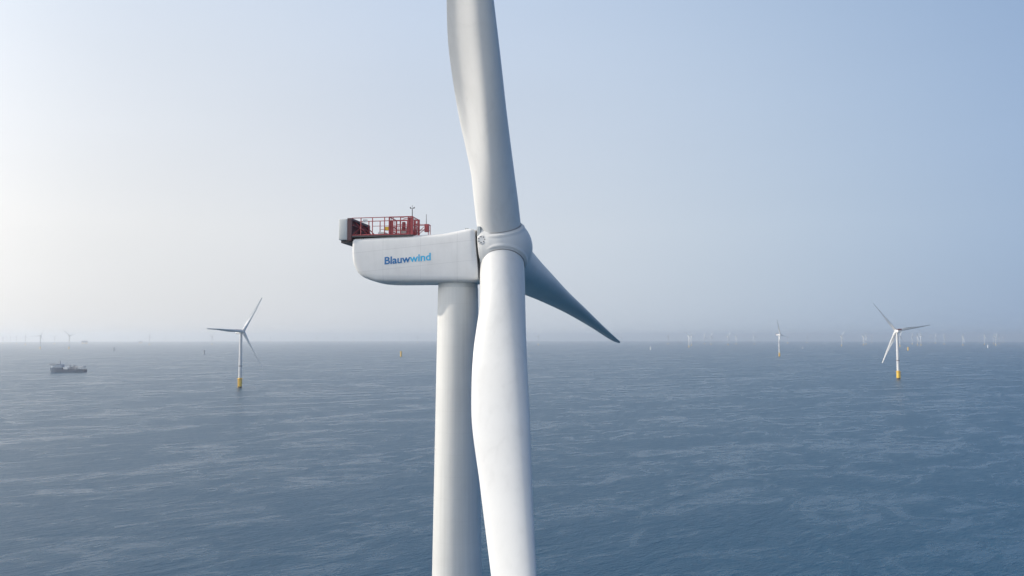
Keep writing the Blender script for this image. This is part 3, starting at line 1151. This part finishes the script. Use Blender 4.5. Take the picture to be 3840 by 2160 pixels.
box(bm, 13, 33, -7.6, 7.6, 16.21, 19.6, bevel=.4)
dh = mesh_obj('deckhouse', bm, M['shipblue'], ship)
for z0, w_, x1 in ((13.9, 8.22, 37), (17.4, 7.62, 32)):
    for sgn in (-1, 1):
        bm = bmesh.new()
        box(bm, 14.2, x1, sgn * w_ - .03, sgn * w_ + .03, z0, z0 + .8)
        mesh_obj('window', bm, M['glass'], dh)

bm = bmesh.new()
box(bm, 17, 29, -8.4, 8.4, 19.61, 22.6, bevel=.3)
wh = mesh_obj('wheelhouse', bm, M['shipblue'], ship)
for sgn in (-1, 1):
    bm = bmesh.new()
    box(bm, 17.8, 28.2, sgn * 8.42 - .03, sgn * 8.42 + .03, 20.9, 22.1)
    mesh_obj('window', bm, M['glass'], wh)
bm = bmesh.new()
box(bm, 28.97, 29.05, -7.8, 7.8, 20.9, 22.1)
mesh_obj('window', bm, M['glass'], wh)
bm = bmesh.new()
box(bm, 36.5, 42.5, -5.5, 5.5, 12.7, 17.5, bevel=.5)
mesh_obj('fore_house', bm, M['white'], ship)
bm = bmesh.new()
lathe(bm, [(9.6, 21.9), (10.6, 22.4), (10.6, 23.6)], 8, M4=Matrix.Translation((43.5, 0, 0)))
for y in (-5, 5):
    bar(bm, (38, y, 17), (40, y, 22.7), .4, 6)
    bar(bm, (41, y * .6, 17.2), (46, y * .8, 22.7), .4, 6)
box(bm, 27, 34, -4, 4, 22.8, 23.3)
mesh_obj('helicopter_deck', bm, M['shipgrey'], ship)
bm = bmesh.new()
lathe(bm, [(1.3, 22.6), (.9, 28), (.35, 34.5)], 8, M4=Matrix.Translation((20.8, 0, 0)))
bar(bm, (20.8, -3.2, 29), (20.8, 3.2, 29), .3, 6)
bar(bm, (19.2, 0, 27), (22.6, 0, 27), .35, 6)
lathe(bm, [(.2, 0), (1.2, .4), (1.3, 1.2), (.6, 2.1), (.05, 2.3)], 12, M4=Matrix.Translation((23.8, 2.6, 22.6)))
mesh_obj('mast', bm, M['shipgrey'], ship)
bm = bmesh.new()
box(bm, 10.9, 15.5, -5.5, -3.2, 19.6, 23.2, bevel=.3)
mesh_obj('funnel', bm, M['shipblue'], ship)
bm = bmesh.new()
box(bm, 10.9, 15.5, 3.2, 5.5, 19.6, 23.2, bevel=.3)
mesh_obj('funnel', bm, M['shipblue'], ship)
bm = bmesh.new()
box(bm, -4.2, 8.8, -6.5, 6.5, 9.9, 15.0, bevel=.3)
box(bm, -4.0, 8.6, -6.3, 6.3, 7.62, 9.89)
mesh_obj('deck_module', bm, M['white'], ship)
bm = bmesh.new()
lathe(bm, [(1.6, 7.6), (1.5, 18.6)], 10, M4=Matrix.Translation((-9.5, 6.2, 0)))
box(bm, -11.6, -7.6, 4.6, 7.8, 18.62, 21.0, bevel=.2)
bar(bm, (-9, 6.2, 20.4), (18, 5.2, 19.6), .75, 6, r2=.45)
mesh_obj('deck_crane', bm, M['shipgrey'], ship)
bm = bmesh.new()
box(bm, -23.5, -6.5, -7.2, -1.0, 7.62, 14.6, bevel=.2)
box(bm, -21.5, -14.5, -6.5, -1.6, 14.62, 18.6, bevel=.2)
bar(bm, (-22, -4, 14.6), (-12.8, -4, 20.6), .5, 6)
mesh_obj('cable_equipment', bm, M['shipgrey'], ship)
bm = bmesh.new()
lathe(bm, [(3.0, -2.2), (3.0, -1.8), (1.4, -1.79), (1.4, 1.79), (3.0, 1.8), (3.0, 2.2)], 18, M4=Matrix.Translation((-17.5, -8.0 + .4, 10.8)) @ Matrix.Rotation(math.pi / 2, 4, 'X') @ Matrix.Scale(.35, 4, (0, 0, 1)))
mesh_obj('cable_reel', bm, M['white'], ship)
bm = bmesh.new()
for x in (-46.5, -39, -31.5, -25.5):
    for y in (-7.5, 7.5):
        bar(bm, (x, y, 7.6), (x, y, 17.4), .3, 6)
for y in (-7.5, 7.5):
    bar(bm, (-46.5, y, 13.6), (-25.5, y, 13.6), .3, 6)
    bar(bm, (-46.5, y, 17.4), (-25.5, y, 17.4), .3, 6)
for x in (-46.5, -36, -25.5):
    bar(bm, (x, -7.5, 17.4), (x, 7.5, 17.4), .3, 6)
box(bm, -46, -26, -7.2, 7.2, 13.75, 16.0)
mesh_obj('stern_gantry', bm, M['pale'], ship)


def small_vessel(px, base, L_, rz, label, hull_m, house_m):
    d = dist_for(base - 1263)
    root = empty('work_vessel', at(px, d), rz)
    tag(root, label, 'boat', 'small vessels far out')
    mesh_obj('hull', hull_bm(L_, L_ * .2, L_ * .10, L_ * .065, L_ * .12), M[hull_m], root)
    bm = bmesh.new()
    box(bm, L_ * .14, L_ * .34, -L_ * .07, L_ * .07, L_ * .1005, L_ * .2, bevel=.3)
    box(bm, L_ * .18, L_ * .30, -L_ * .07, L_ * .07, L_ * .2005, L_ * .26, bevel=.3)
    mesh_obj('deckhouse', bm, M[house_m], root)
    bm = bmesh.new()
    bar(bm, (L_ * .22, 0, L_ * .26), (L_ * .22, 0, L_ * .4), .5, 6)
    mesh_obj('mast', bm, M['shipgrey'], root)
    bm = bmesh.new()
    bar(bm, (-L_ * .2, 0, L_ * .066), (-L_ * .2, 0, L_ * .22), .8, 6)
    bar(bm, (-L_ * .2, 0, L_ * .22), (L_ * .02, 0, L_ * .2), .5, 6)
    mesh_obj('deck_crane', bm, M['shipgrey'], root)


small_vessel(2277, 1290, 60, R(20), 'tiny dark vessel on the horizon just left of the dark blade tip', 'navy', 'shipblue')
small_vessel(2551, 1290, 60, R(170), 'tiny dark vessel on the horizon well right of the dark blade tip', 'navy', 'shipblue')
small_vessel(3009, 1308, 46, R(75), 'white vessel with dark hull near the horizon, right of the small yellow-based turbine', 'shipgrey', 'white')
small_vessel(1077, 1287, 70, R(60), 'hazy grey work vessel on the horizon right of the big left turbine', 'shipgrey', 'shipgrey')

# ------------------------------------------------------------------ haze
def make_haze():
    bm = bmesh.new()
    box(bm, -40200, 40200, -40200, 40200, sea_z(40000) - 2.0, 215)
    o = mesh_obj('haze', bm, [])
    m = bpy.data.materials.new('sea_haze')
    m.use_nodes = True
    nt = m.node_tree
    nt.nodes.clear()
    out = nt.nodes.new('ShaderNodeOutputMaterial')
    v = nt.nodes.new('ShaderNodeVolumePrincipled')
    v.inputs['Color'].default_value = (*HAZE_COL, 1)
    v.inputs['Density'].default_value = HAZE_DENS
    v.inputs['Anisotropy'].default_value = HAZE_G
    nt.links.new(v.outputs[0], out.inputs['Volume'])
    o.data.materials.append(m)
    o['kind'] = 'stuff'
    tag(o, 'thin pale haze lying over the whole sea', 'haze', kind='stuff')


HAZE_COL = (.94, .97, 1.0)
HAZE_DENS = 7.0e-5
HAZE_G = .56
make_haze()
